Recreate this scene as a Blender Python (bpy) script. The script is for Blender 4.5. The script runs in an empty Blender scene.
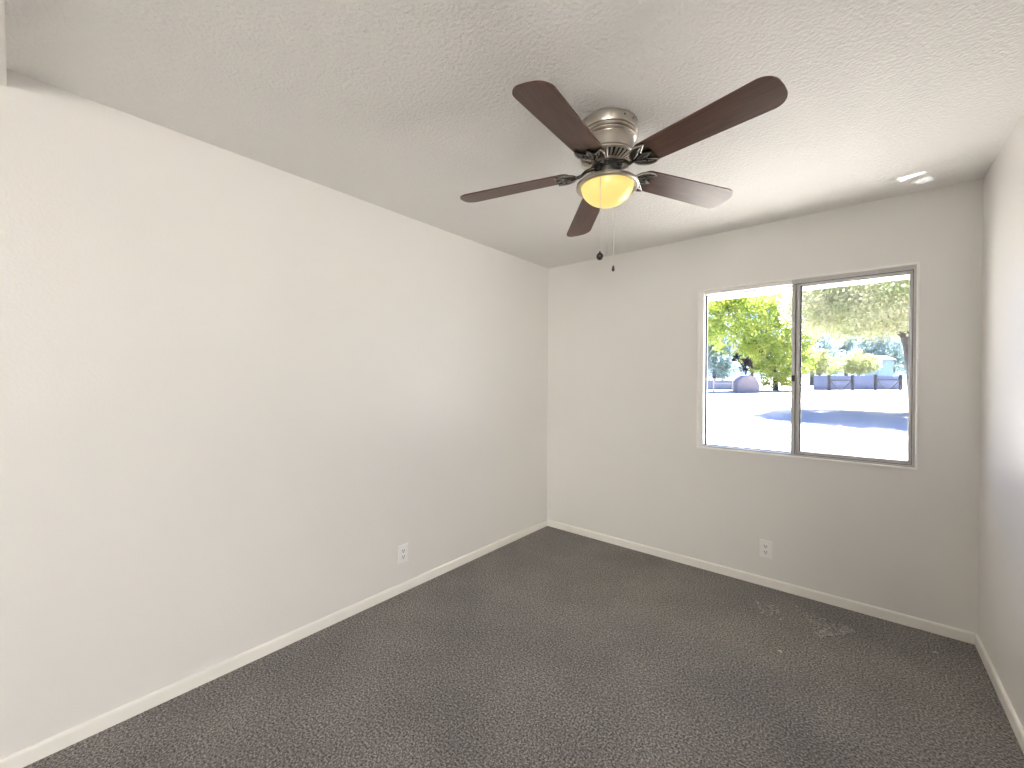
import bpy, bmesh, math, random
from mathutils import Vector, Matrix

random.seed(7)
S = bpy.context.scene
COL = S.collection
PI = math.pi
R = math.radians

# ------------------------------------------------------------------ camera
FW = Vector((-0.64199, 0.76669, -0.00688)).normalized()
RT = Vector((0.76667, 0.64202, 0.00476)).normalized()
UP = RT.cross(FW).normalized()
CAM = Vector((2.25885, -3.22742, 1.37126))
FOC = 412.73
cd = bpy.data.cameras.new('camera')
cam = bpy.data.objects.new('camera', cd)
COL.objects.link(cam)
cd.sensor_fit = 'HORIZONTAL'
cd.sensor_width = 36.0
cd.lens = FOC * 36.0 / 1024.0
cd.clip_start = 0.005
cd.clip_end = 500
cam.matrix_world = Matrix(((RT.x, UP.x, -FW.x, CAM.x), (RT.y, UP.y, -FW.y, CAM.y), (RT.z, UP.z, -FW.z, CAM.z), (0, 0, 0, 1)))
S.camera = cam

# ------------------------------------------------------------------ sky, sun, exposure
SUN_E = 150.0
SKY = 2.2
w = bpy.data.worlds.new('sky')
S.world = w
w.use_nodes = True
nt = w.node_tree
bg = nt.nodes['Background']
tc = nt.nodes.new('ShaderNodeTexCoord')
sx = nt.nodes.new('ShaderNodeSeparateXYZ')
cr = nt.nodes.new('ShaderNodeValToRGB')
nt.links.new(tc.outputs['Generated'], sx.inputs[0])
nt.links.new(sx.outputs['Z'], cr.inputs[0])
nt.links.new(cr.outputs[0], bg.inputs['Color'])
e = cr.color_ramp.elements
e[0].position = 0.0
e[0].color = (0.8, 1.1, 1.9, 1)
e[1].position = 0.6
e[1].color = (0.27, 0.58, 1.8, 1)
bg.inputs['Strength'].default_value = SKY

sd = bpy.data.lights.new('sun', 'SUN')
sd.energy = SUN_E
sd.angle = R(0.53)
sd.color = (1.0, 0.955, 0.90)
sun = bpy.data.objects.new('sun', sd)
COL.objects.link(sun)
SUN_DIR = Vector((0.22, 1.0, 0)).normalized() * math.cos(R(57)) + Vector((0, 0, math.sin(R(57))))
sun.rotation_euler = SUN_DIR.to_track_quat('Z', 'Y').to_euler()
sun.location = (3, 10, 20)

S.view_settings.view_transform = 'Standard'
S.view_settings.look = 'None'
S.view_settings.exposure = 0.06
S.view_settings.gamma = 1.0
S.view_settings.use_curve_mapping = False
S.cycles.max_bounces = 14
S.cycles.diffuse_bounces = 9
S.cycles.glossy_bounces = 5
S.cycles.transmission_bounces = 8
S.cycles.transparent_max_bounces = 24
S.cycles.caustics_reflective = False
S.cycles.caustics_refractive = False
S.cycles.sample_clamp_indirect = 20
S.cycles.use_denoising = True
S.cycles.use_guiding = True

H, W, D = 2.44, 2.7533, 3.252      # ceiling height, room width, depth to the closet wall
WX0, WX1, WZ0, WZ1 = 1.3488, 2.5193, 0.884, 2.047


# ------------------------------------------------------------------ materials
def new_mat(name):
    m = bpy.data.materials.new(name)
    m.use_nodes = True
    return m, m.node_tree, m.node_tree.nodes['Principled BSDF']


def noise(nt, scale, detail=2.0, rough=0.5, vec=None):
    n = nt.nodes.new('ShaderNodeTexNoise')
    n.inputs['Scale'].default_value = scale
    n.inputs['Detail'].default_value = detail
    n.inputs['Roughness'].default_value = rough
    if vec is not None:
        nt.links.new(vec, n.inputs['Vector'])
    return n


def objcoord(nt):
    return nt.nodes.new('ShaderNodeTexCoord').outputs['Object']


def ramp(nt, fac, stops):
    r = nt.nodes.new('ShaderNodeValToRGB')
    nt.links.new(fac, r.inputs[0])
    el = r.color_ramp.elements
    while len(el) < len(stops):
        el.new(0.5)
    for i, (p, c) in enumerate(stops):
        el[i].position = p
        el[i].color = (*c, 1)
    return r.outputs[0]


def bump(nt, bsdf, h, strength, dist):
    b = nt.nodes.new('ShaderNodeBump')
    b.inputs['Strength'].default_value = strength
    b.inputs['Distance'].default_value = dist
    nt.links.new(h, b.inputs['Height'])
    nt.links.new(b.outputs[0], bsdf.inputs['Normal'])


def plain(name, col, rough=0.5, metal=0.0, spec=0.5, var=0.06, scale=40.0, bmp=0.0):
    m, nt, b = new_mat(name)
    n = noise(nt, scale, 3, 0.6, objcoord(nt))
    nt.links.new(ramp(nt, n.outputs['Fac'], [(0.3, tuple(c * (1 - var) for c in col)), (0.7, tuple(min(1, c * (1 + var)) for c in col))]), b.inputs['Base Color'])
    b.inputs['Roughness'].default_value = rough
    b.inputs['Metallic'].default_value = metal
    b.inputs['Specular IOR Level'].default_value = spec
    if bmp:
        bump(nt, b, n.outputs['Fac'], bmp, 0.002)
    return m


def paint(name, col, rough, tex, strength, spec=0.5, dist=0.004):
    m, nt, b = new_mat(name)
    co = objcoord(nt)
    n = noise(nt, tex, 2.5, 0.5, co)
    n2 = noise(nt, tex * 0.12, 2, 0.5, co)
    big = noise(nt, 1.3, 2, 0.5, co)
    nt.links.new(ramp(nt, big.outputs['Fac'], [(0.3, tuple(c * 0.985 for c in col)), (0.7, tuple(c * 1.01 for c in col))]), b.inputs['Base Color'])
    mx = nt.nodes.new('ShaderNodeMath')
    mx.operation = 'MULTIPLY_ADD'
    nt.links.new(n2.outputs['Fac'], mx.inputs[0])
    mx.inputs[1].default_value = 0.6
    nt.links.new(n.outputs['Fac'], mx.inputs[2])
    bump(nt, b, mx.outputs[0], strength, dist)
    b.inputs['Roughness'].default_value = rough
    b.inputs['Specular IOR Level'].default_value = spec
    return m


M = {}
M['wall'] = paint('cream_wall_paint', (0.81, 0.795, 0.77), 0.35, 95, 0.16, 0.5)
M['ceiling'] = paint('textured_ceiling_paint', (0.82, 0.805, 0.785), 0.6, 75, 0.7, 0.35, 0.008)
M['trim'] = plain('white_trim_paint', (0.90, 0.88, 0.83), 0.3, var=0.012, scale=9)


def carpet_mat(name, k=1.0):
    m, nt, b = new_mat(name)
    co = objcoord(nt)
    v = nt.nodes.new('ShaderNodeTexVoronoi')
    v.inputs['Scale'].default_value = 165
    nt.links.new(co, v.inputs['Vector'])
    n = noise(nt, 120, 3, 0.75, co)
    big = noise(nt, 2.2, 3, 0.6, co)
    c1 = ramp(nt, n.outputs['Fac'], [(0.37, (0.038 * k, 0.0355 * k, 0.034 * k)), (0.5, (0.152 * k, 0.142 * k, 0.134 * k)), (0.65, (0.38 * k, 0.36 * k, 0.345 * k))])
    c2 = ramp(nt, big.outputs['Fac'], [(0.35, (0.86, 0.86, 0.87)), (0.65, (1.08, 1.07, 1.06))])
    mx = nt.nodes.new('ShaderNodeMix')
    mx.data_type = 'RGBA'
    mx.blend_type = 'MULTIPLY'
    mx.inputs['Factor'].default_value = 1
    nt.links.new(c1, mx.inputs['A'])
    nt.links.new(c2, mx.inputs['B'])
    nt.links.new(mx.outputs['Result'], b.inputs['Base Color'])
    b.inputs['Roughness'].default_value = 0.95
    b.inputs['Specular IOR Level'].default_value = 0.15
    b.inputs['Sheen Weight'].default_value = 0.15
    ad = nt.nodes.new('ShaderNodeMath')
    ad.operation = 'SUBTRACT'
    nt.links.new(n.outputs['Fac'], ad.inputs[0])
    nt.links.new(v.outputs['Distance'], ad.inputs[1])
    bump(nt, b, ad.outputs[0], 0.9, 0.006)
    return m


M['carpet'] = carpet_mat('grey_carpet', 1.4)
M['carpet_flat'] = carpet_mat('matted_grey_carpet', 1.75)
M['lint'] = plain('pale_lint', (0.72, 0.70, 0.66), 0.9)


def brushed(name, col, rough):
    m, nt, b = new_mat(name)
    co = objcoord(nt)
    mp = nt.nodes.new('ShaderNodeMapping')
    mp.inputs['Scale'].default_value = (6, 6, 500)
    nt.links.new(co, mp.inputs['Vector'])
    n = noise(nt, 3, 3, 0.6, mp.outputs[0])
    nt.links.new(ramp(nt, n.outputs['Fac'], [(0.3, tuple(c * 0.9 for c in col)), (0.7, tuple(min(1, c * 1.08) for c in col))]), b.inputs['Base Color'])
    b.inputs['Metallic'].default_value = 1
    b.inputs['Roughness'].default_value = rough
    return m


M['nickel'] = brushed('brushed_nickel', (0.60, 0.55, 0.49), 0.3)
M['pewter'] = plain('antique_pewter', (0.10, 0.092, 0.085), 0.32, 1.0, var=0.35, scale=60)
M['scroll'] = plain('worn_pewter_scroll', (0.40, 0.375, 0.35), 0.3, 1.0, var=0.3, scale=80)
M['dark'] = plain('dark_motor_metal', (0.02, 0.019, 0.018), 0.5)
M['alu'] = plain('mill_aluminium', (0.54, 0.535, 0.53), 0.42, 0.7, var=0.04)
M['gasket'] = plain('black_gasket', (0.02, 0.02, 0.022), 0.6)
M['whiteframe'] = plain('white_window_paint', (0.90, 0.89, 0.87), 0.35, var=0.02)
M['plastic'] = plain('white_plastic', (0.93, 0.925, 0.91), 0.25, var=0.01)
M['chain'] = plain('pale_brass_chain', (0.75, 0.70, 0.62), 0.35, 0.6)
M['fob'] = plain('dark_fob', (0.06, 0.055, 0.05), 0.3, 0.6)


def wood_mat():
    m, nt, b = new_mat('dark_walnut_laminate')
    co = objcoord(nt)
    mp = nt.nodes.new('ShaderNodeMapping')
    mp.inputs['Scale'].default_value = (2.5, 40, 40)
    nt.links.new(co, mp.inputs['Vector'])
    n = noise(nt, 2.2, 5, 0.65, mp.outputs[0])
    nt.links.new(ramp(nt, n.outputs['Fac'], [(0.25, (0.034, 0.012, 0.007)), (0.5, (0.074, 0.027, 0.015)), (0.75, (0.12, 0.046, 0.027))]), b.inputs['Base Color'])
    b.inputs['Roughness'].default_value = 0.33
    b.inputs['Specular IOR Level'].default_value = 0.55
    bump(nt, b, n.outputs['Fac'], 0.05, 0.001)
    return m


M['wood'] = wood_mat()


def lampglass():
    m, nt, b = new_mat('lit_frosted_glass')
    n = noise(nt, 6, 1, 0.5, objcoord(nt))
    c = ramp(nt, n.outputs['Fac'], [(0.3, (0.83, 0.60, 0.17)), (0.7, (0.87, 0.67, 0.22))])
    nt.links.new(c, b.inputs['Emission Color'])
    b.inputs['Emission Strength'].default_value = 1.0
    b.inputs['Base Color'].default_value = (0.3, 0.25, 0.1, 1)
    b.inputs['Roughness'].default_value = 0.25
    return m


M['lampglass'] = lampglass()


def glass_mat(name, tint, extra=None):
    m = bpy.data.materials.new(name)
    m.use_nodes = True
    nt = m.node_tree
    nt.nodes.clear()
    out = nt.nodes.new('ShaderNodeOutputMaterial')
    tr = nt.nodes.new('ShaderNodeBsdfTransparent')
    tr.inputs[0].default_value = (*tint, 1)
    gl = nt.nodes.new('ShaderNodeBsdfGlossy')
    gl.inputs['Roughness'].default_value = 0.02
    fr = nt.nodes.new('ShaderNodeFresnel')
    geo = nt.nodes.new('ShaderNodeNewGeometry')          # same reflectance on the way in and on the way out
    ior = nt.nodes.new('ShaderNodeMapRange')
    nt.links.new(geo.outputs['Backfacing'], ior.inputs['Value'])
    ior.inputs['To Min'].default_value = 1.5
    ior.inputs['To Max'].default_value = 1 / 1.5
    nt.links.new(ior.outputs[0], fr.inputs['IOR'])
    mx = nt.nodes.new('ShaderNodeMixShader')
    nt.links.new(fr.outputs[0], mx.inputs[0])
    nt.links.new(tr.outputs[0], mx.inputs[1])
    nt.links.new(gl.outputs[0], mx.inputs[2])
    nt.links.new(mx.outputs[0], out.inputs[0])
    return m


M['glass'] = glass_mat('clear_window_glass', (0.96, 0.97, 0.965))


def screen_mat():
    m = bpy.data.materials.new('fine_insect_mesh')
    m.use_nodes = True
    nt = m.node_tree
    nt.nodes.clear()
    out = nt.nodes.new('ShaderNodeOutputMaterial')
    tr = nt.nodes.new('ShaderNodeBsdfTransparent')
    df = nt.nodes.new('ShaderNodeBsdfDiffuse')
    df.inputs[0].default_value = (0.55, 0.55, 0.57, 1)
    mx = nt.nodes.new('ShaderNodeMixShader')
    mx.inputs[0].default_value = 0.14
    nt.links.new(tr.outputs[0], mx.inputs[1])
    nt.links.new(df.outputs[0], mx.inputs[2])
    nt.links.new(mx.outputs[0], out.inputs[0])
    return m


M['screen'] = screen_mat()


def leaf_mat(name, c1, c2, trans=0.55):
    m = bpy.data.materials.new(name)
    m.use_nodes = True
    nt = m.node_tree
    nt.nodes.clear()
    out = nt.nodes.new('ShaderNodeOutputMaterial')
    n = noise(nt, 0.9, 3, 0.7, objcoord(nt))
    c = ramp(nt, n.outputs['Fac'], [(0.35, c1), (0.65, c2)])
    d = nt.nodes.new('ShaderNodeBsdfDiffuse')
    t = nt.nodes.new('ShaderNodeBsdfTranslucent')
    mx = nt.nodes.new('ShaderNodeMixShader')
    mx.inputs[0].default_value = trans
    nt.links.new(c, d.inputs[0])
    nt.links.new(c, t.inputs[0])
    nt.links.new(d.outputs[0], mx.inputs[1])
    nt.links.new(t.outputs[0], mx.inputs[2])
    nt.links.new(mx.outputs[0], out.inputs[0])
    return m


M['leaf_lime'] = leaf_mat('lime_leaves', (0.17, 0.27, 0.06), (0.38, 0.40, 0.09))
M['leaf_pale'] = leaf_mat('pale_olive_leaves', (0.28, 0.33, 0.17), (0.50, 0.48, 0.32))
M['leaf_olive'] = leaf_mat('olive_leaves', (0.16, 0.19, 0.08), (0.25, 0.27, 0.13))
M['leaf_blue'] = leaf_mat('blue_green_leaves', (0.13, 0.20, 0.20), (0.25, 0.33, 0.34))
M['leaf_dark'] = leaf_mat('dark_purple_leaves', (0.012, 0.009, 0.012), (0.03, 0.022, 0.03), 0.1)
M['bark'] = plain('grey_bark', (0.05, 0.043, 0.042), 0.9, var=0.3, scale=6, bmp=0.5)
M['ground'] = plain('pale_gravel', (0.25, 0.242, 0.23), 0.95, var=0.16, scale=9, spec=0.1)
M['kerb'] = plain('grey_kerb_concrete', (0.22, 0.22, 0.22), 0.9, var=0.1, scale=5)
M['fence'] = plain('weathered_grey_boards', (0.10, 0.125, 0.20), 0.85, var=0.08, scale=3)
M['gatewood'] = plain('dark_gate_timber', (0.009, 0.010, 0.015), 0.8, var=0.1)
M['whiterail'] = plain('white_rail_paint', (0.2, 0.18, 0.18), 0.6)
M['rock'] = plain('pinkish_stucco', (0.16, 0.14, 0.145), 0.9, var=0.12, scale=1.5, bmp=0.3)
M['shed'] = plain('pale_blue_shed_paint', (0.11, 0.19, 0.25), 0.7)
M['shedroof'] = plain('blue_grey_shed_roof', (0.012, 0.02, 0.026), 0.8)
M['stucco'] = plain('house_stucco', (0.6, 0.56, 0.5), 0.9, scale=80, bmp=0.2)
M['eave'] = plain('white_eave_paint', (0.82, 0.80, 0.77), 0.6, var=0.02)
M['roof'] = plain('brown_shingles', (0.12, 0.09, 0.07), 0.9, var=0.25, scale=8)


# ------------------------------------------------------------------ mesh helpers
def obj(name, bm, mat, parent=None, smooth=False, loc=None):
    me = bpy.data.meshes.new(name)
    bmesh.ops.recalc_face_normals(bm, faces=bm.faces)
    bm.to_mesh(me)
    bm.free()
    if mat is not None:
        me.materials.append(M[mat] if isinstance(mat, str) else mat)
    if smooth:
        for p in me.polygons:
            p.use_smooth = True
        try:
            me.set_sharp_from_angle(angle=R(38))
        except Exception:
            pass
    o = bpy.data.objects.new(name, me)
    COL.objects.link(o)
    if parent is not None:
        o.parent = parent
    if loc is not None:
        o.location = loc
    return o


def tag(o, label, cat, group=None, kind=None):
    o['label'] = label
    o['category'] = cat
    if group:
        o['group'] = group
    if kind:
        o['kind'] = kind
    return o


def thing(name, label, cat, loc=(0, 0, 0), rotz=0.0, group=None, kind=None):
    o = bpy.data.objects.new(name, None)
    o.empty_display_size = 0.1
    COL.objects.link(o)
    o.location = loc
    o.rotation_euler = (0, 0, rotz)
    return tag(o, label, cat, group, kind)


def box(bm, x0, x1, y0, y1, z0, z1, bev=0.0, mat=None):
    r = bmesh.ops.create_cube(bm, size=1.0)
    vs = r['verts']
    for v in vs:
        v.co = Vector(((x0 + x1) / 2 + v.co.x * (x1 - x0), (y0 + y1) / 2 + v.co.y * (y1 - y0), (z0 + z1) / 2 + v.co.z * (z1 - z0)))
        if mat is not None:
            v.co = mat @ v.co
    if bev > 0:
        es = list({ed for v in vs for ed in v.link_edges})
        bmesh.ops.bevel(bm, geom=es, offset=bev, segments=2, affect='EDGES', profile=0.5)
    return bm


def lathe(bm, prof, n=64, cap=True):
    rings = []
    for (r, z) in prof:
        if r < 1e-6:
            rings.append([bm.verts.new((0, 0, z))])
        else:
            rings.append([bm.verts.new((r * math.cos(2 * PI * i / n), r * math.sin(2 * PI * i / n), z)) for i in range(n)])
    for a, b in zip(rings, rings[1:]):
        for i in range(n):
            j = (i + 1) % n
            if len(a) == 1 and len(b) == 1:
                continue
            if len(a) == 1:
                bm.faces.new((a[0], b[i], b[j]))
            elif len(b) == 1:
                bm.faces.new((a[i], a[j], b[0]))
            else:
                bm.faces.new((a[i], a[j], b[j], b[i]))
    return bm


def tube(bm, pts, rad, n=8, cap=True):
    pts = [Vector(p) for p in pts]
    rads = rad if isinstance(rad, (list, tuple)) else [rad] * len(pts)
    rings = []
    prev = None
    for i, p in enumerate(pts):
        t = (pts[min(i + 1, len(pts) - 1)] - pts[max(i - 1, 0)]).normalized()
        if prev is None:
            a = t.orthogonal().normalized()
        else:
            a = (prev - t * prev.dot(t)).normalized()
        prev = a
        b = t.cross(a)
        rings.append([bm.verts.new(p + (a * math.cos(2 * PI * k / n) + b * math.sin(2 * PI * k / n)) * rads[i]) for k in range(n)])
    for A, B in zip(rings, rings[1:]):
        for k in range(n):
            bm.faces.new((A[k], A[(k + 1) % n], B[(k + 1) % n], B[k]))
    if cap:
        bm.faces.new(rings[0][::-1])
        bm.faces.new(rings[-1])
    return bm


def prism(bm, poly, z0, z1, f=None):
    """Extrude a 2-D outline between two heights; f maps (x, y, z) to a point."""
    f = f or (lambda x, y, z: Vector((x, y, z)))
    a = [bm.verts.new(f(x, y, z0)) for x, y in poly]
    b = [bm.verts.new(f(x, y, z1)) for x, y in poly]
    fa = bm.faces.new(a[::-1])
    fb = bm.faces.new(b)
    n = len(poly)
    for i in range(n):
        bm.faces.new((a[i], a[(i + 1) % n], b[(i + 1) % n], b[i]))
    bmesh.ops.triangulate(bm, faces=[fa, fb])
    return bm


def structure(name, bm, mat, label, cat, parent=None):
    o = obj(name, bm, mat, parent)
    return tag(o, label, cat, kind='structure')


# ------------------------------------------------------------------ room shell
WT = 0.13            # wall thickness
CB = 6.00            # far wall of the landing added behind the header for fill light
HLX = 6.20           # the added landing runs on past the room's right wall
LX0, LX1, LY0, LY1 = 3.22, 5.2, -5.90, -4.62          # added skylight opening that lets sun onto the landing's far wall
HEAD = 2.380         # underside of the header over the wide opening
BY = -D - 0.11       # landing side of the header
bm = bmesh.new()
box(bm, -0.1, W + 0.1, -CB - 0.1, WT, -0.12, 0.0)
box(bm, W + 0.1, HLX + 0.1, -CB - 0.1, BY + 0.1, -0.12, 0.0)
structure('floor', bm, 'carpet', 'dark grey flecked carpet covering the whole room floor', 'floor')
bm = bmesh.new()
box(bm, -0.1, W + 0.1, BY, WT, H, H + 0.12)
structure('ceiling', bm, 'ceiling', 'white knockdown textured ceiling above the fan', 'ceiling')
bm = bmesh.new()  # ceiling of the added landing, left open where the fill skylight sits
box(bm, -0.1, HLX + 0.1, LY1, BY, H, H + 0.12)
box(bm, -0.1, HLX + 0.1, -CB - 0.1, LY0, H, H + 0.12)
box(bm, -0.1, LX0, LY0, LY1, H, H + 0.12)
box(bm, LX1, HLX + 0.1, LY0, LY1, H, H + 0.12)
structure('ceiling_fill_landing', bm, 'ceiling', 'ceiling of the landing added behind the header, with a skylight for fill light', 'ceiling')
bm = bmesh.new()
box(bm, -0.12, 0.0, -CB - 0.1, WT, 0, H)
structure('wall_left', bm, 'wall', 'long blank cream wall on the left with one outlet', 'wall')
bm = bmesh.new()
box(bm, W, W + 0.12, BY, WT, 0, H)
structure('wall_right', bm, 'wall', 'cream wall along the right edge catching bluish window light', 'wall')
bm = bmesh.new()
HX0, HX1, HZ0, HZ1 = WX0 + 0.012, WX1 - 0.012, WZ0 + 0.012, WZ1 - 0.012
box(bm, 0, HX0, 0, WT, 0, H)
box(bm, HX1, W, 0, WT, 0, H)
box(bm, HX0, HX1, 0, WT, 0, HZ0)
box(bm, HX0, HX1, 0, WT, HZ1, H)
structure('wall_window', bm, 'wall', 'cream end wall with the sliding window in it', 'wall')
bm = bmesh.new()
box(bm, 0, W, BY, -D, HEAD, H)
structure('wall_back', bm, 'wall', 'header over a wide opening, seen edge-on at the far left of the photo', 'wall')
bm = bmesh.new()  # unseen landing walls, added to bounce skylight sun into the room
box(bm, -0.1, HLX + 0.1, -CB - 0.1, -CB, 0, H)
box(bm, HLX, HLX + 0.1, -CB, BY, 0, H)
box(bm, W + 0.12, HLX + 0.1, BY, BY + 0.1, 0, H)
structure('wall_fill_landing', bm, 'wall', 'walls of the skylit landing added behind the header for fill light', 'wall')


def base_profile(run, flip):
    """Baseboard with an eased top edge; run maps (along, out, up) to a point."""
    prof = [(0, 0), (0.012, 0), (0.012, 0.047), (0.0105, 0.053), (0.007, 0.0568), (0.003, 0.058), (0, 0.058)]
    return prof


def baseboard(name, p0, p1, nrm, label):
    bm = bmesh.new()
    prof = base_profile(None, None)
    p0, p1, nrm = Vector(p0), Vector(p1), Vector(nrm)
    a = [bm.verts.new(p0 + nrm * o + Vector((0, 0, z))) for o, z in prof]
    b = [bm.verts.new(p1 + nrm * o + Vector((0, 0, z))) for o, z in prof]
    n = len(prof)
    for i in range(n):
        bm.faces.new((a[i], a[(i + 1) % n], b[(i + 1) % n], b[i]))
    bm.faces.new(a[::-1])
    bm.faces.new(b)
    return structure(name, bm, 'trim', label, 'baseboard')


baseboard('baseboard_left', (0, -CB, 0), (0, 0, 0), (1, 0, 0), 'white baseboard along the long left wall')
baseboard('baseboard_window', (0.012, 0, 0), (W - 0.012, 0, 0), (0, -1, 0), 'white baseboard below the window wall')
baseboard('baseboard_right', (W, -3.36, 0), (W, 0, 0), (-1, 0, 0), 'white baseboard along the right wall')

# ------------------------------------------------------------------ window
win = thing('window_1', 'white framed aluminium sliding window showing trees and bright yard', 'window', (0, 0, 0), kind='structure')


def ring_bm(x0, x1, z0, z1, l, r, b, t, y0, y1, bev=0.0):
    bm = bmesh.new()
    box(bm, x0, x0 + l, y0, y1, z0, z1, bev)
    box(bm, x1 - r, x1, y0, y1, z0, z1, bev)
    box(bm, x0 + l, x1 - r, y0, y1, z0, z0 + b, bev)
    box(bm, x0 + l, x1 - r, y0, y1, z1 - t, z1, bev)
    return bm


# painted bead around the opening, then the aluminium main frame inside it
obj('outer_bead', ring_bm(WX0, WX1, WZ0, WZ1, 0.012, 0.009, 0.010, 0.010, -0.014, 0.012, 0.002), 'whiteframe', win)
obj('main_frame', ring_bm(WX0 + 0.012, WX1 - 0.009, WZ0 + 0.010, WZ1 - 0.010, 0.030, 0.014, 0.012, 0.026, 0.004, 0.105, 0.001), 'alu', win)
o = obj('left_jamb_cover', box(bmesh.new(), WX0 + 0.011, WX0 + 0.041, -0.006, 0.006, WZ0 + 0.010, WZ1 - 0.012, 0.002), 'whiteframe', win)
bmq = bmesh.new()
box(bmq, WX0 + 0.030, 1.925, 0.001, 0.0065, WZ1 - 0.034, WZ1 - 0.013, 0.002)
obj('head_cover', bmq, 'whiteframe', win)
# fixed left light
gx0, gx1, gz0, gz1 = WX0 + 0.042, 1.935, WZ0 + 0.022, WZ1 - 0.036
obj('glazing_gasket', ring_bm(gx0, gx1, gz0, gz1, 0.006, 0.004, 0.004, 0.004, 0.052, 0.066), 'gasket', win)
obj('fixed_pane', box(bmesh.new(), gx0 + 0.004, gx1, 0.057, 0.060, gz0 + 0.002, gz1 - 0.002), 'glass', win)
# meeting stile of the fixed light
bm = bmesh.new()
box(bm, 1.949, 1.972, 0.040, 0.075, WZ0 + 0.022, WZ1 - 0.036, 0.002)
obj('meeting_stile', bm, 'alu', win)
# sliding sash on the right
sx0, sx1, sz0, sz1 = 1.926, WX1 - 0.0232, WZ0 + 0.0222, WZ1 - 0.0362
sash = obj('sliding_sash', ring_bm(sx0, sx1, sz0, sz1, 0.0225, 0.012, 0.020, 0.014, 0.012, 0.036, 0.0015), 'alu', win)
bm = bmesh.new()
box(bm, sx0 + 0.0225, sx0 + 0.0525, 0.024, 0.036, sz0 + 0.02, sz1 - 0.014, 0.001)
box(bm, sx0 + 0.026, sx0 + 0.044, 0.012, 0.024, sz0 + 0.006, sz1 - 0.004, 0.0025)
obj('inner_stile', bm, 'alu', win)
obj('frame_seal', ring_bm(sx0 + 0.02, sx1 + 0.0025, sz0 - 0.002, sz1 + 0.0025, 0.002, 0.0045, 0.0045, 0.0045, 0.0085, 0.0118), 'gasket', win)
obj('sash_gasket', ring_bm(sx0 + 0.046, sx1 - 0.011, sz0 + 0.019, sz1 - 0.013, 0.006, 0.003, 0.003, 0.004, 0.018, 0.024), 'gasket', win)
obj('sliding_pane', box(bmesh.new(), sx0 + 0.047, sx1 - 0.012, 0.0265, 0.0295, sz0 + 0.02, sz1 - 0.014), 'glass', win)
bm = bmesh.new()
box(bm, sx0 + 0.001, sx0 + 0.021, -0.004, 0.013, 1.378, 1.418, 0.003)
box(bm, sx0 + 0.004, sx0 + 0.018, -0.014, -0.003, 1.392, 1.404, 0.003)
lt = obj('sash_latch', bm, 'fob', win)
lt['label'] = 'dark latch on the meeting stile'
# insect screen outside the sliding half
scx0, scx1, scz0, scz1 = 1.955, WX1 - 0.024, WZ0 + 0.022, WZ1 - 0.036
scr = obj('screen_frame', ring_bm(scx0, scx1, scz0, scz1, 0.012, 0.010, 0.010, 0.010, 0.086, 0.094), 'alu', win)
bm = bmesh.new()
vs = [bm.verts.new(p) for p in ((scx0 + .01, .09, scz0 + .008), (scx1 - .008, .09, scz0 + .008), (scx1 - .008, .09, scz1 - .008), (scx0 + .01, .09, scz1 - .008))]
bm.faces.new(vs)
obj('insect_mesh', bm, 'screen', scr)

# ------------------------------------------------------------------ ceiling fan
FX, FY = 1.4460, -1.6410
fan = thing('ceiling_fan', 'flush mount ceiling fan with five dark brown blades and lit yellow bowl', 'ceiling fan', (FX, FY, H))


def Z(z):
    return z - H


bm = bmesh.new()
lathe(bm, [(0.0, Z(2.4399)), (0.119, Z(2.4399)), (0.1215, Z(2.437)), (0.1215, Z(2.403)), (0.1195, Z(2.3995)), (0.1125, Z(2.3975)), (0.1120, Z(2.3945)),
           (0.1185, Z(2.3915)), (0.1195, Z(2.388)), (0.1175, Z(2.385)), (0.1095, Z(2.3830)), (0.1090, Z(2.3800)), (0.1150, Z(2.3775)), (0.1155, Z(2.374)), (0.1125, Z(2.3715)),
           (0.1065, Z(2.370)), (0.1080, Z(2.362)), (0.1060, Z(2.338)), (0.1050, Z(2.321)), (0.110, Z(2.318)), (0.110, Z(2.313)), (0.104, Z(2.311)), (0.0, Z(2.311))], 96)
housing = obj('motor_housing', bm, 'nickel', fan, True)
for a in (R(-8), R(-30)):
    bm = bmesh.new()
    lathe_c = Matrix.Translation((0.1215 * math.cos(a), 0.1215 * math.sin(a), Z(2.421))) @ Matrix.Rotation(a, 4, 'Z') @ Matrix.Rotation(PI / 2, 4, 'Y')
    bmesh.ops.create_cone(bm, cap_ends=True, segments=12, radius1=0.0035, radius2=0.0035, depth=0.003, matrix=lathe_c)
    obj('housing_screw', bm, 'dark', housing)

# vented underside: a shallow cone of dark metal with bright radial ribs over it
bm = bmesh.new()
lathe(bm, [(0.104, Z(2.3115)), (0.109, Z(2.304)), (0.104, Z(2.2975)), (0.070, Z(2.284)), (0.055, Z(2.2835)), (0.0, Z(2.2835))], 72)
vent = obj('vent_ring', bm, 'dark', fan, True)
bm = bmesh.new()
lathe(bm, [(0.109, Z(2.311)), (0.1145, Z(2.307)), (0.1145, Z(2.301)), (0.1085, Z(2.2965)), (0.1055, Z(2.2968)), (0.104, Z(2.311))], 72)
for k in range(34):
    a = 2 * PI * k / 34
    ca, sa = math.cos(a), math.sin(a)
    pts = [(0.1095, 2.3005), (0.102, 2.2942), (0.087, 2.2878), (0.073, 2.2822), (0.064, 2.2822)]
    tube(bm, [(r * ca, r * sa, Z(z)) for r, z in pts], [0.0040, 0.0048, 0.0042, 0.0034, 0.0022], 6)
lathe(bm, [(0.060, Z(2.285)), (0.068, Z(2.2845)), (0.070, Z(2.281)), (0.067, Z(2.278)), (0.060, Z(2.2775))], 64)
vr = obj('vent_rib', bm, 'nickel', vent, True)
bm = bmesh.new()
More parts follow.
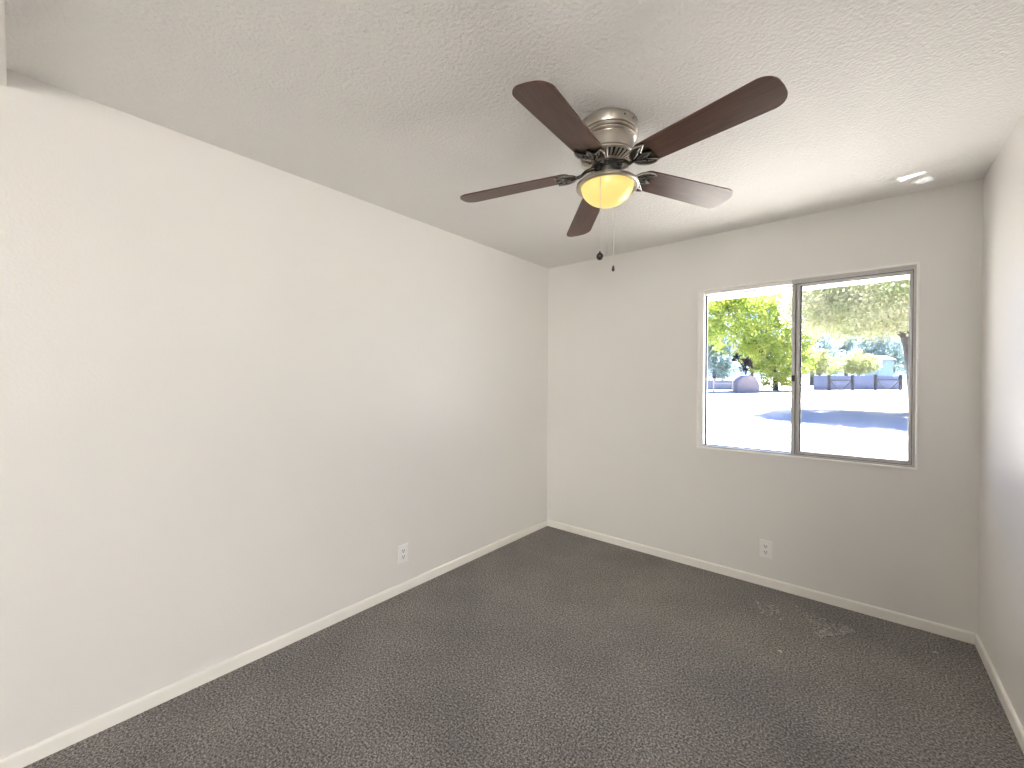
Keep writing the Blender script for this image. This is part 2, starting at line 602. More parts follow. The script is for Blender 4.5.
lathe(bm, [(0.056, Z(2.286)), (0.062, Z(2.279)), (0.060, Z(2.272)), (0.045, Z(2.268)), (0.030, Z(2.268)), (0.0, Z(2.268))], 48)
for k in range(10):
    a = 2 * PI * k / 10 + 0.2
    bmesh.ops.create_uvsphere(bm, u_segments=10, v_segments=6, radius=0.006, matrix=Matrix.Translation((0.048 * math.cos(a), 0.048 * math.sin(a), Z(2.269))))
obj('flywheel', bm, 'dark', fan, True)
bm = bmesh.new()
lathe(bm, [(0.0, Z(2.272)), (0.024, Z(2.272)), (0.024, Z(2.232)), (0.027, Z(2.229)), (0.027, Z(2.222)), (0.050, Z(2.214)), (0.0, Z(2.21))], 40)
obj('switch_housing', bm, 'nickel', fan, True)
bm = bmesh.new()
lathe(bm, [(0.022, Z(2.224)), (0.055, Z(2.219)), (0.088, Z(2.208)), (0.112, Z(2.196)), (0.121, Z(2.191)), (0.127, Z(2.186)), (0.1295, Z(2.180)), (0.1285, Z(2.174)),
           (0.122, Z(2.1705)), (0.115, Z(2.171)), (0.109, Z(2.1745)), (0.107, Z(2.180)), (0.09, Z(2.19)), (0.0, Z(2.20))], 96)
bmesh.ops.translate(bm, verts=bm.verts, vec=(0, 0, 0.010))
pan = obj('light_pan', bm, 'nickel', fan, True)
bm = bmesh.new()
prof = [(0.1075, Z(2.180))]
for i in range(1, 19):
    t = i / 18 * PI / 2
    prof.append((0.1075 * math.cos(t) if i < 18 else 0.0, Z(2.178) - 0.079 * math.sin(t)))
lathe(bm, prof, 80)
bmesh.ops.translate(bm, verts=bm.verts, vec=(0, 0, 0.011))
bowl = obj('glass_bowl', bm, 'lampglass', fan, True)
bowl['label'] = 'glowing yellow frosted glass bowl'

# blades: root half-width .0589, tip half-width .0699, each with its own small sag and pitch
ANG = [-82.8, -13.4, 60.79, 132.12, 202.82]
TLT = [-9.81, -10.6, -11.65, -11.84, -11.08]
SAG = [-0.057, -0.030, -0.029, -0.067, -0.066]
RT_, RO, HWR, HWT = 0.158, 0.6583, 0.0589, 0.0699


def blade_outline():
    pts = []
    n = 14
    # tip: two rounded corners and a slightly bowed end
    rc = 0.05
    for s in (-1, 1):
        c = (RO - rc - 0.0015, s * (HWT - rc))
        rng = range(n + 1)
        for i in rng:
            t = (-PI / 2 + i / n * PI / 2) if s < 0 else (i / n * PI / 2)
            pts.append((c[0] + rc * math.cos(t), c[1] + rc * math.sin(t)))
        if s < 0:
            pts.append((RO, 0.0))
    # root: wide curve
    rr = 0.034
    for s in (1, -1):
        c = (RT_ + rr, s * (HWR - rr))
        for i in range(n + 1):
            t = (PI / 2 + i / n * PI / 2) if s > 0 else (PI + i / n * PI / 2)
            pts.append((c[0] + rr * math.cos(t), c[1] + rr * math.sin(t)))
    return pts


def crescent():
    """Outline of the claw that grips the blade root, seen from below."""
    out = []
    n = 18
    for i in range(n + 1):                       # outer arc, horn to horn
        t = R(62) + (R(298) - R(62)) * i / n
        out.append((0.186 + 0.058 * math.cos(t) * (1.0 if math.cos(t) < 0 else 1.0), 0.0565 * math.sin(t) * 1.02))
    inner = [(0.197, -0.036), (0.183, -0.024), (0.182, -0.014), (0.196, -0.007), (0.214, 0.0), (0.196, 0.007), (0.182, 0.014), (0.183, 0.024), (0.197, 0.036)]
    return out + inner


for k in range(5):
    a, tl, sg = R(ANG[k]), R(TLT[k]), SAG[k]
    rd = Vector((math.cos(a), math.sin(a), 0))
    tg = Vector((-math.sin(a), math.cos(a), 0))
    ac = (tg * math.cos(tl) + Vector((0, 0, 1)) * math.sin(tl))
    rd2 = (rd + Vector((0, 0, sg))).normalized()
    nn = rd2.cross(ac).normalized()
    org = Vector((0.004, -0.009, Z(2.243) - sg * 0.15))
    mw = Matrix(((rd2.x, ac.x, nn.x, org.x), (rd2.y, ac.y, nn.y, org.y), (rd2.z, ac.z, nn.z, org.z), (0, 0, 0, 1)))
    bm = bmesh.new()
    prism(bm, blade_outline(), 0.0, 0.0055)
    bl = obj('fan_blade', bm, 'wood', fan)
    bl.matrix_local = mw
    bl['label'] = 'dark walnut fan blade with rounded tip'
    bv = bl.modifiers.new('edge', 'BEVEL')
    bv.width = 0.0015
    bv.segments = 2
    bv.limit_method = 'ANGLE'
    # bracket: swept arm to the hub, flat claw, raised scrollwork
    bm = bmesh.new()
    inv = mw.inverted()
    h0 = inv @ (rd * 0.052 + Vector((0, 0, Z(2.274))))
    h1 = inv @ (rd * 0.085 + Vector((0, 0, Z(2.262))) + tg * 0.006)
    arm = [h0, h1, Vector((0.108, 0.008, -0.004)), Vector((0.130, 0.002, -0.006)), Vector((0.150, 0, -0.005))]
    sm = []
    for i in range(len(arm) - 1):
        for q in range(6):
            t = q / 6
            p0 = arm[max(i - 1, 0)]
            p1, p2 = arm[i], arm[i + 1]
            p3 = arm[min(i + 2, len(arm) - 1)]
            sm.append(0.5 * ((2 * p1) + (p2 - p0) * t + (2 * p0 - 5 * p1 + 4 * p2 - p3) * t * t + (3 * p1 - p0 - 3 * p2 + p3) * t ** 3))
    sm.append(arm[-1])
    tube(bm, sm, [0.0095 - 0.003 * math.sin(PI * i / (len(sm) - 1)) for i in range(len(sm))], 10)
    cz = crescent()
    prism(bm, cz, -0.0065, -0.0005)
    br = obj('blade_bracket', bm, 'pewter', fan, True)
    br.matrix_local = mw
    bm = bmesh.new()
    cl = [Vector((x, y, -0.0072)) for x, y in cz]
    tube(bm, cl[:19], 0.0030, 6)
    tube(bm, [cl[0]] + cl[19:][::-1] + [cl[18]], 0.0022, 6)
    for s in (-1, 1):
        tube(bm, [(0.140, 0.006 * s, -0.008), (0.152, 0.016 * s, -0.009), (0.166, 0.022 * s, -0.009), (0.177, 0.034 * s, -0.008), (0.195, 0.043 * s, -0.0075)], [0.003, 0.0034, 0.003, 0.0026, 0.0015], 6)
        tube(bm, [(0.150, 0, -0.009), (0.166, 0.007 * s, -0.0095), (0.184, 0.006 * s, -0.009), (0.204, 0.001 * s, -0.008)], [0.003, 0.003, 0.0024, 0.0014], 6)
    obj('bracket_scroll', bm, 'scroll', br, True)
    for (x, y) in ((0.175, 0.03), (0.175, -0.03), (0.192, 0.0)):
        bm = bmesh.new()
        bmesh.ops.create_uvsphere(bm, u_segments=10, v_segments=6, radius=0.0042, matrix=Matrix.Translation((x, y, -0.0075)))
        obj('bracket_screw', bm, 'dark', br, True)


def pull_chain(ang, r, ztop, zend, fob):
    x, y = r * math.cos(ang), r * math.sin(ang)
    bm = bmesh.new()
    xi, yi = x * 0.94, y * 0.94
    tube(bm, [(xi, yi, Z(ztop) + 0.012), (x, y, Z(ztop) + 0.004), (x * 1.005, y * 1.005, Z(ztop) - 0.01), (x * 1.005, y * 1.005, Z(zend))], 0.0011, 6)
    z = ztop - 0.004
    while z > zend:
        bmesh.ops.create_icosphere(bm, subdivisions=1, radius=0.0018, matrix=Matrix.Translation((x * 1.005, y * 1.005, Z(z))))
        z -= 0.0052
    c = obj('pull_chain', bm, 'chain', fan, True)
    bm = bmesh.new()
    mt = Matrix.Translation((x * 1.005, y * 1.005, Z(zend)))
    if fob == 'ball':
        lathe(bm, [(0, 0.006), (0.0035, 0.005), (0.004, 0.0), (0.0085, -0.003), (0.0125, -0.009), (0.0135, -0.0145), (0.0125, -0.020), (0.0085, -0.026), (0.004, -0.0285), (0, -0.029)], 24)
    else:
        lathe(bm, [(0, 0.004), (0.0025, 0.003), (0.003, 0.0), (0.0045, -0.004), (0.0065, -0.014), (0.0062, -0.020), (0.003, -0.0235), (0, -0.024)], 20)
    bmesh.ops.transform(bm, matrix=mt, verts=bm.verts)
    f = obj('chain_fob', bm, 'fob', c, True)
    f['label'] = 'round dark ball fob' if fob == 'ball' else 'slim dark tapered fob'
    if fob != 'ball':
        bm = bmesh.new()
        lathe(bm, [(0, 0.004), (0.003, 0.003), (0.003, -0.003), (0, -0.004)], 12)
        bmesh.ops.transform(bm, matrix=Matrix.Translation((x * 1.005, y * 1.005, Z(zend + 0.175))), verts=bm.verts)
        obj('chain_coupler', bm, 'chain', c, True)


pull_chain(R(283), 0.1085, 2.186, 1.882, 'ball')
pull_chain(R(102), 0.1085, 2.186, 1.884, 'slim')


# ------------------------------------------------------------------ wall outlets
def outlet(loc, rotz, label):
    t = thing('wall_outlet', label, 'outlet', loc, rotz, 'wall outlets')
    # local frame: x along the wall, -y out of the wall, z up, origin at the plate's centre
    bm = bmesh.new()
    box(bm, -0.0365, 0.0365, -0.0085, 0.0, -0.0600, 0.0600, 0.0035)
    obj('cover_plate', bm, 'plastic', t)
    for s in (1, -1):
        zc = 0.0195 * s
        bm = bmesh.new()
        poly = []
        for i in range(24):
            a = 2 * PI * i / 24
            poly.append((0.0172 * math.cos(a), max(-0.0135, min(0.0135, 0.0172 * math.sin(a)))))
        prism(bm, poly, -0.0084, -0.0105, lambda x, y, z: Vector((x, z, y + zc)))
        rc = obj('receptacle', bm, 'plastic', t)
        for x, h in ((-0.0064, 0.0042), (0.0064, 0.0036)):
            bm = bmesh.new()
            box(bm, x - 0.0018, x + 0.0018, -0.0109, -0.0100, zc + 0.004 - h * 1.25, zc + 0.004 + h * 1.25)
            obj('contact_slot', bm, 'gasket', rc)
        bm = bmesh.new()
        poly = [(0.0036 * math.cos(2 * PI * i / 14), max(-0.0024, 0.0036 * math.sin(2 * PI * i / 14))) for i in range(14)]
        prism(bm, poly, -0.0100, -0.0109, lambda x, y, z: Vector((x, z, y + zc - 0.0078)))
        obj('ground_hole', bm, 'gasket', rc)
    bm = bmesh.new()
    lathe(bm, [(0, 0), (0.003, 0.0), (0.0032, -0.0006), (0.0024, -0.0014), (0, -0.0016)], 14)
    bmesh.ops.transform(bm, matrix=Matrix.Translation((0, -0.0100, 0)) @ Matrix.Rotation(-PI / 2, 4, 'X'), verts=bm.verts)
    obj('plate_screw', bm, 'plastic', t)
    return t


outlet((0.0, -1.629, 0.247), PI / 2, 'white duplex outlet low on the long left wall')
outlet((1.794, 0.0, 0.249), 0.0, 'white duplex outlet under the window on the end wall')

# ------------------------------------------------------------------ worn spots and lint on the carpet
def carpet_patch(poly, label):
    bm = bmesh.new()
    prism(bm, poly, 0.0, 0.0035)
    o = obj('carpet_patch', bm, 'carpet_flat')
    bv = o.modifiers.new('edge', 'BEVEL')
    bv.width = 0.002
    bv.segments = 2
    return tag(o, label, 'carpet patch', 'flattened carpet patches by the window wall')


carpet_patch([(2.015, -0.245), (2.075, -0.205), (2.160, -0.215), (2.24, -0.245), (2.264, -0.290), (2.12, -0.478), (2.095, -0.455), (2.085, -0.40), (2.055, -0.335)],
             'larger flattened carpet patch with dark cut edge, near the right corner')
carpet_patch([(1.80, -0.300), (1.85, -0.262), (1.895, -0.250), (1.918, -0.33), (1.915, -0.385), (1.865, -0.41), (1.826, -0.405)],
             'smaller flattened carpet patch below the window outlet')


def lint(x, y, n, sz, label):
    rnd = random.Random(int(x * 1000 + y * 77))
    bm = bmesh.new()
    p = Vector((x, y, 0.004))
    c = p.copy()
    d = Vector((rnd.uniform(-1, 1), rnd.uniform(-1, 1), 0)).normalized()
    pts = []
    for i in range(5 * n):
        pts.append(p.copy())
        d = (d + Vector((rnd.uniform(-.9, .9), rnd.uniform(-.9, .9), 0)) + (c - p) * 12).normalized()
        p = p + d * sz * 0.2
        p.z = 0.003 + rnd.uniform(0, 0.003)
    tube(bm, pts, 0.0016, 5)
    o = obj('lint_scrap', bm, 'lint')
    return tag(o, label, 'lint', 'pale lint scraps on the carpet')


lint(1.785, -0.272, 2, 0.028, 'pale lint thread on carpet at the small patch nearest the outlet')
lint(1.925, -0.395, 2, 0.014, 'pale lint scrap at the near corner of the small carpet patch')
lint(1.990, -0.180, 1, 0.02, 'pale lint scrap against the baseboard under the window')
lint(1.955, -0.745, 3, 0.018, 'pale lint clump farthest from the wall on the carpet')
lint(2.560, -0.252, 3, 0.018, 'pale lint scrap in the right corner by the window wall')

# ------------------------------------------------------------------ outdoors
def gz(y):
    return -0.26 + 0.02 * max(0.0, y - 3)


def at(u, depth, dz=0.0):
    """A spot on the rising ground seen in direction u at that distance."""
    p = CAM + FW * depth + RT * ((u - 512) / FOC * depth)
    return Vector((p.x, p.y, gz(p.y) + dz))


def px(depth):
    return depth / FOC


bm = bmesh.new()
ys = [WT, 3, 10, 20, 30, 45, 60, 90, 140]
rows = []
for y in ys:
    rows.append([bm.verts.new((x, y, gz(y))) for x in (-130, -60, -30, -10, 0, 10, 30, 60, 130)])
for a, b in zip(rows, rows[1:]):
    for i in range(8):
        bm.faces.new((a[i], a[i + 1], b[i + 1], b[i]))
structure('ground', bm, 'ground', 'bright pale gravel yard rising gently away from the window', 'ground')

# added skylight: sun enters the unseen landing and fills the room with light
for nm, lab, (x0, x1, y0, y1) in (('fill_skylight', 'skylight added to the landing ceiling behind the header for fill light', (LX0, LX1, LY0, LY1)),):
    sk = thing(nm, lab, 'added skylight', (0, 0, 0), kind='structure')
    bm = bmesh.new()
    box(bm, x0 - 0.02, x0, y0 - 0.02, y1 + 0.02, H - 0.004, 2.78)
    box(bm, x1, x1 + 0.02, y0 - 0.02, y1 + 0.02, H - 0.004, 2.78)
    box(bm, x0, x1, y0 - 0.02, y0, H - 0.004, 2.78)
    box(bm, x0, x1, y1, y1 + 0.02, H - 0.004, 2.78)
    obj('fill_well_lining', bm, 'trim', sk)
    obj('fill_skylight_pane', box(bmesh.new(), x0, x1, y0, y1, 2.765, 2.771), 'glass', sk)

# outside of the house: stucco skin, soffit, fascia and roof edge
bm = bmesh.new()
box(bm, -3, WX0 + 0.006, WT, WT + 0.03, -0.4, 2.6)
box(bm, WX1 - 0.006, 6, WT, WT + 0.03, -0.4, 2.6)
box(bm, WX0 + 0.006, WX1 - 0.006, WT, WT + 0.03, -0.4, WZ0 + 0.006)
box(bm, WX0 + 0.006, WX1 - 0.006, WT, WT + 0.03, WZ1 - 0.006, 2.6)
structure('wall_outside', bm, 'stucco', 'stucco outside face of the house around the window', 'wall')
ev = thing('roof_eave', 'white roof eave seen as a bright strip through the window top', 'eave', (0, 0, 0), kind='structure')
bm = bmesh.new()
box(bm, -3, 6, WT + 0.03, 1.0, 2.28, 2.30)
obj('soffit', bm, 'eave', ev)
bm = bmesh.new()
box(bm, -3, 6, 1.0, 1.04, 2.148, 2.36, 0.004)
obj('fascia', bm, 'eave', ev)
bm = bmesh.new()
for s in range(10):
    x = -2.7 + s * 0.8
    box(bm, x, x + 0.045, WT + 0.03, 1.0, 2.20, 2.28)
obj('rafter_tail', bm, 'eave', ev)
bm = bmesh.new()
prism(bm, [(-0.4, 2.68), (1.10, 2.36), (1.10, 2.375), (-0.4, 2.70)], -3, 6, lambda x, y, z: Vector((z, x, y)))
obj('roof_shingles', bm, 'roof', ev)
bm = bmesh.new()
xs = [-3.2, LX0, LX1, 7.2]
ys = [-CB - 0.3, LY0, LY1, 1.08]
for i in range(3):
    for j in range(3):
        if (i, j) != (1, 1):
            box(bm, xs[i], xs[i + 1], ys[j], ys[j + 1], 2.705, 2.75)
structure('roof_deck', bm, 'roof', 'roof deck over the room', 'roof')


def add_leaf(bm, p, s, rnd):
    q = Vector((rnd.gauss(0, 1), rnd.gauss(0, 1), rnd.gauss(0, 1)))
    if q.length < 1e-3:
        q = Vector((1, 0, 0))
    q.normalize()
    a = q.orthogonal().normalized()
    a = (Matrix.Rotation(rnd.uniform(0, 2 * PI), 3, q) @ a)
    b = q.cross(a)
    L, Wd = s, s * 0.5
    v = [bm.verts.new(p + a * L * 0.5), bm.verts.new(p + b * Wd * 0.5 + q * Wd * 0.15), bm.verts.new(p - a * L * 0.5), bm.verts.new(p - b * Wd * 0.5 + q * Wd * 0.15)]
    bm.faces.new(v)


def plant(name, label, cat, base, blobs, nleaf, size, mat, trunk, seed, group=None, branch=True):
    """trunk: list of (point, radius) relative to base; blobs: (cx, cy, cz, rx, ry, rz) relative to base."""
    rnd = random.Random(seed)
    t = thing(name, label, cat, base, R(39.9), group)
    if trunk:
        bm = bmesh.new()
        tube(bm, [p for p, r in trunk], [r for p, r in trunk], 12)
        top = Vector(trunk[-1][0])
        if branch:
            for (cx, cy, cz, rx, ry, rz) in blobs:
                e = Vector((cx, cy, cz))
                mid = top.lerp(e, 0.5) + Vector((rnd.uniform(-.2, .2), rnd.uniform(-.2, .2), 0.25))
                tube(bm, [top - Vector((0, 0, 0.15)), mid, e], [trunk[-1][1] * 0.6, trunk[-1][1] * 0.4, 0.02], 7)
        obj('trunk', bm, 'bark', t, True)
    bm = bmesh.new()
    vol = [b[3] * b[4] * b[5] for b in blobs]
    tot = sum(v ** 0.7 for v in vol)
    for b, v in zip(blobs, vol):
        n = int(nleaf * v ** 0.7 / tot)
        # leaves gathered in sprigs so that the crown has clumps and gaps
        sprigs = []
        for _ in range(max(6, n // 22)):
            while True:
                p = Vector((rnd.uniform(-1, 1), rnd.uniform(-1, 1), rnd.uniform(-1, 1)))
                if 0.35 < p.length < 1:
                    break
            sprigs.append(p)
        for i in range(n):
            c = sprigs[i % len(sprigs)]
            q = c + Vector((rnd.gauss(0, 1), rnd.gauss(0, 1), rnd.gauss(0, 1))) * 0.11
            add_leaf(bm, Vector((b[0] + q.x * b[3], b[1] + q.y * b[4], b[2] + q.z * b[5])), size * rnd.uniform(0.7, 1.3), rnd)
    obj('foliage', bm, mat, t)
    return t


# near tree whose trunk shows at the right of the window and whose shade falls on the yard
b0 = at(913, 17.8)
plant('shade_tree', 'large shade tree whose trunk stands at the right edge of the window', 'tree', b0,
      [(-2.2, -0.6, 4.7, 2.2, 2.6, 1.5), (0.4, 0.2, 5.0, 2.2, 2.6, 1.7), (-3.9, 0.4, 4.8, 1.2, 1.8, 1.1), (2.4, -0.4, 4.6, 1.8, 2.2, 1.4),
       (-1.2, -3.6, 5.3, 2.4, 1.8, 1.2), (-1.2, 2.8, 5.0, 2.2, 1.8, 1.5), (-1.8, 0.2, 6.5, 2.6, 3.2, 1.2), (0.1, -0.9, 3.1, 0.6, 0.6, 0.7), (1.6, -3.2, 5.2, 2.0, 2.0, 1.0)],
      76000, 0.15, 'leaf_pale', [((0.25, 0, -0.1), 0.30), ((0.12, 0, 0.5), 0.24), ((0.0, 0, 1.6), 0.21), ((-0.2, 0, 2.8), 0.18), ((-0.4, 0, 3.4), 0.16)], 3)
# lime tree filling the left half
b1 = at(770, 41)
plant('lime_tree', 'yellow-green tree with low drooping crown in the left window half', 'tree', b1,
      [(-0.6, 0, 6.2, 3.2, 2.6, 3.2), (-3.6, 0.4, 6.6, 2.8, 2.4, 3.0), (2.0, 0.3, 5.6, 2.6, 2.0, 2.6), (-0.4, -0.6, 1.9, 2.0, 1.4, 1.5), (1.5, -0.4, 1.6, 1.7, 1.3, 1.3), (-0.6, 0, 3.6, 2.4, 2.0, 1.8), (2.4, 0.1, 3.2, 1.8, 1.6, 1.8),
       (-0.8, 0.4, 9.4, 4.2, 2.6, 2.0), (-6.0, 0.3, 7.4, 2.0, 1.8, 2.4), (-5.2, 0.2, 9.4, 2.4, 1.8, 1.8), (3.2, 0.4, 8.2, 2.0, 1.8, 2.4)],
      26000, 0.30, 'leaf_lime', [((0.6, 0, -0.1), 0.28), ((0.5, 0, 1.6), 0.2), ((0.2, 0, 3.0), 0.16)], 5)
b2 = at(714, 52)
plant('background_tree', 'pale teal tree behind the white rail at the left of the window', 'tree', b2,
      [(0, 0, 3.6, 2.6, 2.0, 2.6), (-1.8, 0.3, 5.6, 2.2, 2.0, 2.4), (1.6, 0.2, 2.2, 1.7, 1.4, 1.5), (0.6, 0, 7.2, 3.0, 2.0, 2.4)],
      11000, 0.32, 'leaf_blue', [((0, 0, -0.1), 0.25), ((0, 0, 1.8), 0.18), ((0, 0, 2.6), 0.14)], 8)
# shrubs in front of the fence
b3 = at(858, 44.5)
plant('round_shrub', 'rounded olive shrub showing over the fence, between the two gates', 'shrub', b3,
      [(0.0, 0, 2.7, 1.6, 1.2, 1.3), (-0.7, -0.2, 2.5, 1.1, 0.9, 0.9), (1.0, 0, 2.6, 1.1, 1.0, 1.1)], 7000, 0.16, 'leaf_olive', [((0, 0, -0.1), 0.12), ((0, 0, 0.6), 0.09), ((0, 0, 1.2), 0.07)], 12)
b4 = at(820, 48.5)
plant('low_tree', 'low spreading olive tree left of the gates, beside the meeting stile', 'tree', b4,
      [(-1.2, 0, 2.4, 1.9, 1.2, 1.1), (1.0, 0.2, 2.6, 1.8, 1.2, 1.2), (-0.4, 0.2, 3.6, 1.6, 1.2, 1.0), (-3.0, 0.1, 1.9, 1.3, 1.1, 1.0)], 8000, 0.18, 'leaf_olive', [((0, 0, -0.1), 0.14), ((0, 0, 0.9), 0.10), ((0, 0, 1.5), 0.08)], 14)
# hazy trees beyond the fence
far = [(812, 58, 9.0, 'tall blue-green tree beyond the fence, nearest the meeting stile'),
       (846, 66, 8.0, 'blue-green tree beyond the fence, behind the round shrub'),
       (884, 60, 9.5, 'blue-green tree beyond the fence, over the pale shed'),
       (915, 70, 9.0, 'blue-green tree beyond the fence at the far right'),
       (752, 68, 10.0, 'blue-green tree far behind the lime tree'),
       (690, 76, 10.0, 'blue-green tree far beyond the low block wall')]
for i, (u, d, h, lab) in enumerate(far):
    k = h / 9.0
    plant('background_tree', lab, 'tree', at(u, d),
          [(0, 0, 5.2 * k, 3.4 * k, 2.6 * k, 2.8 * k), (-2.0 * k, 0.4, 3.6 * k, 2.4 * k, 2.0 * k, 2.0 * k), (2.1 * k, 0.2, 3.4 * k, 2.4 * k, 2.0 * k, 2.0 * k), (0.4 * k, 0, 7.6 * k, 2.4 * k, 2.0 * k, 1.5 * k)],
          6500, 0.42, 'leaf_blue', [((0, 0, -0.1), 0.3), ((0, 0, 1.8), 0.24), ((0, 0, 3.0), 0.18)], 30 + i, 'trees beyond the fence')

# kerb line across the yard
bm = bmesh.new()
a, b = at(690, 25.5), at(960, 25.0)
dv = (b - a)
dv.z = 0
ang = math.atan2(dv.y, dv.x)
mt = Matrix.Translation(a) @ Matrix.Rotation(ang, 4, 'Z')
L = dv.length
box(bm, -6, L + 6, -0.12, 0.12, -0.3, 0.07, 0.02, mt)
structure('kerb', bm, 'kerb', 'low grey kerb line crossing the bright yard', 'kerb')


# board fence with two braced gates
def run(u0, u1, depth):
    a, b = at(u0, depth), at(u1, depth)
    d = b - a
    d.z = 0
    L = d.length
    return a, math.atan2(d.y, d.x), L


a, ang, L = run(814, 903, 41)
fence = thing('board_fence', 'grey board fence behind the two braced gates', 'fence', a, ang)
nb = 60
bm = bmesh.new()
for i in range(nb):
    x0 = L * i / nb
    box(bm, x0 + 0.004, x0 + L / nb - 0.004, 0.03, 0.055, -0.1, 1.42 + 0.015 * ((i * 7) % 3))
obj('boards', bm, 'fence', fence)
bm = bmesh.new()
for z in (0.3, 1.1):
    box(bm, 0, L, -0.02, 0.03, z, z + 0.09)
obj('fence_rail', bm, 'fence', fence)


def gate(u0, u1, depth, label):
    a, ang, L = run(u0, u1, depth)
    g = thing('braced_gate', label, 'gate', a, ang, 'braced gates')
    for x in (0.0, L):
        bm = bmesh.new()
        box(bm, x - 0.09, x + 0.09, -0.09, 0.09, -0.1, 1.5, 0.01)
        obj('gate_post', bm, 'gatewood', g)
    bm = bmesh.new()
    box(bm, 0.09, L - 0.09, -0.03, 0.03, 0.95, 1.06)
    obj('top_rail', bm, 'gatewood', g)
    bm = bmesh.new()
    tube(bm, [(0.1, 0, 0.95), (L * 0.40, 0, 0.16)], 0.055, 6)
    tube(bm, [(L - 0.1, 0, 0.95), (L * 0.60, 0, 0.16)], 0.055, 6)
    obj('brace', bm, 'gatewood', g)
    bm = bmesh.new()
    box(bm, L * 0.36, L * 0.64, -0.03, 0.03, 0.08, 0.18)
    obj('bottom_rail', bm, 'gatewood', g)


gate(829, 852.5, 39.5, 'dark braced gate left of the round shrub')
gate(875.5, 900.5, 39.5, 'dark braced gate below the pale shed, nearer the tree trunk')

# small shed above the fence
a, ang, L = run(879, 893, 48)
sh = thing('garden_shed', 'pale blue shed rising above the fence at the right', 'shed', a, ang)
bm = bmesh.new()
box(bm, 0, L, 0, 2.0, -0.2, 3.2)
obj('wall', bm, 'shed', sh)
bm = bmesh.new()
prism(bm, [(-0.25, 3.2), (1.0, 3.7), (2.25, 3.2), (2.25, 3.1), (1.0, 3.6), (-0.25, 3.1)], -0.15, L + 0.15, lambda x, y, z: Vector((z, x, y)))
obj('roof', bm, 'shedroof', sh)

# left: low block wall, white rail frame, stucco planter mound and dark plant
a, ang, L = run(690, 742, 44)
bw = thing('block_wall', 'low bluish block wall at the far left of the yard', 'wall', a, ang)
bm = bmesh.new()
for r_ in range(5):
    off = (r_ % 2) * 0.2
    x = -off
    while x < L:
        box(bm, max(0, x) + 0.004, min(L, x + 0.4) - 0.004, 0, 0.2, r_ * 0.2 - 0.02 + 0.004, r_ * 0.2 + 0.176, 0)
        x += 0.4
box(bm, 0.01, L - 0.01, 0.01, 0.19, -0.2, 0.97)
obj('blocks', bm, 'fence', bw)
bm = bmesh.new()
box(bm, 0, L, -0.02, 0.22, 0.976, 1.04)
obj('wall_cap', bm, 'fence', bw)

a, ang, L = run(713.5, 732.5, 36)
rl = thing('rail_panel', 'pale open rail panel standing left of the rounded stucco mound', 'rail', a, ang)
for x in (0.0, L):
    bm = bmesh.new()
    box(bm, x - 0.05, x + 0.05, -0.05, 0.05, -0.1, 1.30)
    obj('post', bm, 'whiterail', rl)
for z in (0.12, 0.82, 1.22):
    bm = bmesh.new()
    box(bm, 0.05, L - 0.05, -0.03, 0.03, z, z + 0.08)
    obj('rail', bm, 'whiterail', rl)

bm = bmesh.new()
a, ang, L = run(735, 757, 37)
prof = [(0, -0.2), (0, 0.9), (0.25, 1.25), (0.7, 1.52), (1.2, 1.55), (1.6, 1.35), (1.85, 0.9), (L, 0.5), (L, -0.2)]
prism(bm, prof, -0.5, 0.5, lambda x, y, z: Vector((x, z, y)))
md = obj('stucco_mound', bm, 'rock', None, False, a)
md.rotation_euler = (0, 0, ang)
bv = md.modifiers.new('round', 'BEVEL')
bv.width = 0.14
bv.segments = 3
tag(md, 'rounded pinkish mound beneath the dark spiky plant', 'mound')

dp = thing('spiky_plant', 'dark spiky plant on top of the rounded pinkish mound', 'plant', at(745.5, 37, 1.68))
rnd = random.Random(21)
bm = bmesh.new()
tube(bm, [(0, 0, -0.1), (0.05, 0, 0.35), (0.0, 0, 0.8)], [0.09, 0.07, 0.05], 8)
tube(bm, [(0.03, 0, 0.3), (-0.35, 0, 0.9), (-0.7, 0, 1.45)], [0.06, 0.045, 0.03], 8)
obj('stem', bm, 'leaf_dark', dp)
bm = bmesh.new()
for (cx, cz, n, sp) in ((0.0, 0.35, 26, 0.3), (0.05, 1.0, 34, 0.6), (-0.7, 1.5, 24, 0.5), (-1.0, 1.2, 14, 0.35), (0.35, 0.75, 14, 0.4)):
    for i in range(n):
        d = Vector((rnd.gauss(0, 1), rnd.gauss(0, 1), rnd.gauss(0.35, 0.8))).normalized()
        s = d.orthogonal().normalized() * 0.075
        c = Vector((cx, 0, cz))
        v = [bm.verts.new(c - s), bm.verts.new(c + s), bm.verts.new(c + d * sp * 0.6 + s * 0.9), bm.verts.new(c + d * sp), bm.verts.new(c + d * sp * 0.6 - s * 0.9)]
        bm.faces.new(v)
obj('spiky_leaves', bm, 'leaf_dark', dp)

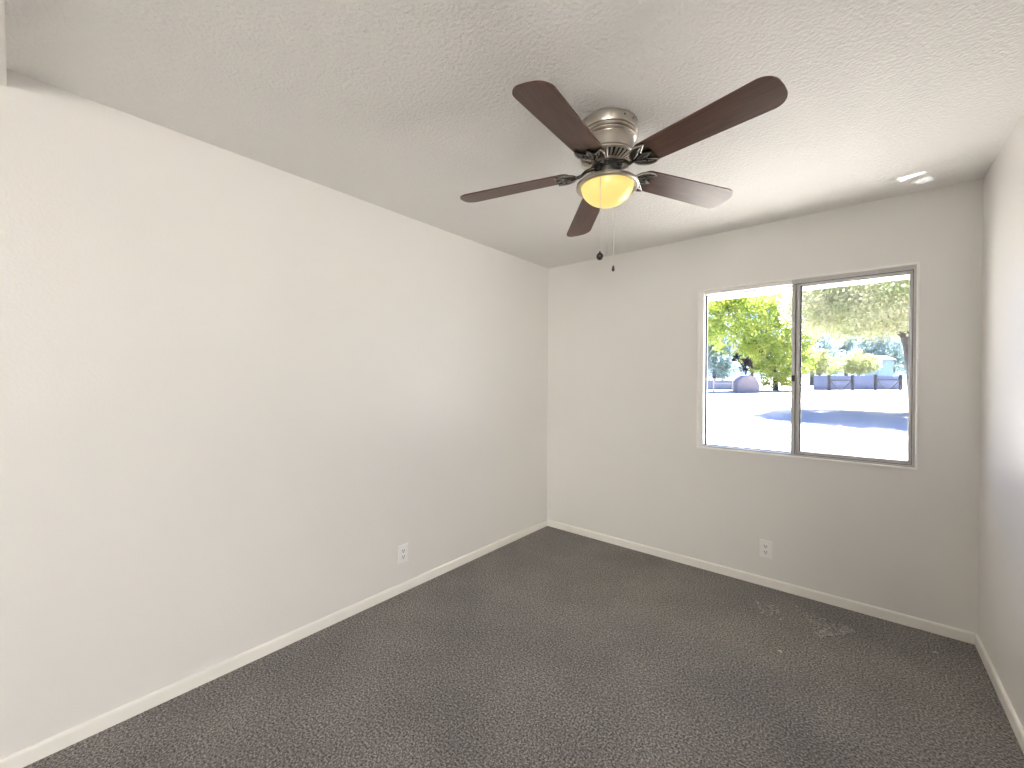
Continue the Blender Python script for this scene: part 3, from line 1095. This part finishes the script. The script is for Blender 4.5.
# ------------------------------------------------------------------ sun glint thrown up through the window onto the ceiling
GL = Vector((1.95, 0.58, -0.2))
gd = bpy.data.lights.new('sun_glint', 'SPOT')
gd.energy = 900
gd.color = (0.92, 0.96, 1.0)
gd.spot_size = R(10)
gd.spot_blend = 0.0
gd.shadow_soft_size = 0.002
gd.use_nodes = True
go = bpy.data.objects.new('sun_glint', gd)
COL.objects.link(go)
tgt = Vector((2.49, -0.19, H))
go.matrix_world = Matrix.Translation(GL) @ (tgt - GL).to_track_quat('-Z', 'Y').to_matrix().to_4x4()
gnt = gd.node_tree
gem = gnt.nodes['Emission']
gtc = gnt.nodes.new('ShaderNodeTexCoord')
gsp = gnt.nodes.new('ShaderNodeSeparateXYZ')
gnt.links.new(gtc.outputs['Normal'], gsp.inputs[0])


def gm(op, a, b):
    n = gnt.nodes.new('ShaderNodeMath')
    n.operation = op
    for i, v in enumerate((a, b)):
        if isinstance(v, (int, float)):
            n.inputs[i].default_value = v
        else:
            gnt.links.new(v, n.inputs[i])
    return n.outputs[0]


gu = gm('DIVIDE', gsp.outputs['X'], gsp.outputs['Z'])
gv = gm('DIVIDE', gsp.outputs['Y'], gsp.outputs['Z'])
giv = go.matrix_world.inverted()
total = None
for poly, amt in (([(2.404, -0.283), (2.425, -0.212), (2.517, -0.268), (2.511, -0.297)], 1.0), ([(2.470, -0.178), (2.500, -0.111), (2.564, -0.138), (2.532, -0.218)], 0.55)):
    uv = []
    for x, y in poly:
        q = giv @ Vector((x, y, H))
        uv.append((q.x / q.z, q.y / q.z))
    cx = sum(p[0] for p in uv) / 4
    cy = sum(p[1] for p in uv) / 4
    m = amt
    for i in range(4):
        (ax, ay), (bx, by) = uv[i], uv[(i + 1) % 4]
        nx, ny = ay - by, bx - ax
        ln = math.hypot(nx, ny)
        nx, ny = nx / ln, ny / ln
        if nx * (cx - ax) + ny * (cy - ay) < 0:
            nx, ny = -nx, -ny
        dd = gm('ADD', gm('MULTIPLY', gu, nx), gm('MULTIPLY', gv, ny))
        sm = gnt.nodes.new('ShaderNodeMapRange')
        sm.interpolation_type = 'SMOOTHSTEP'
        off = nx * ax + ny * ay
        sm.inputs['From Min'].default_value = off - 0.0006
        sm.inputs['From Max'].default_value = off + 0.0022
        gnt.links.new(dd, sm.inputs['Value'])
        m = gm('MULTIPLY', sm.outputs[0], m)
    total = m if total is None else gm('ADD', total, m)
gnt.links.new(total, gem.inputs['Strength'])
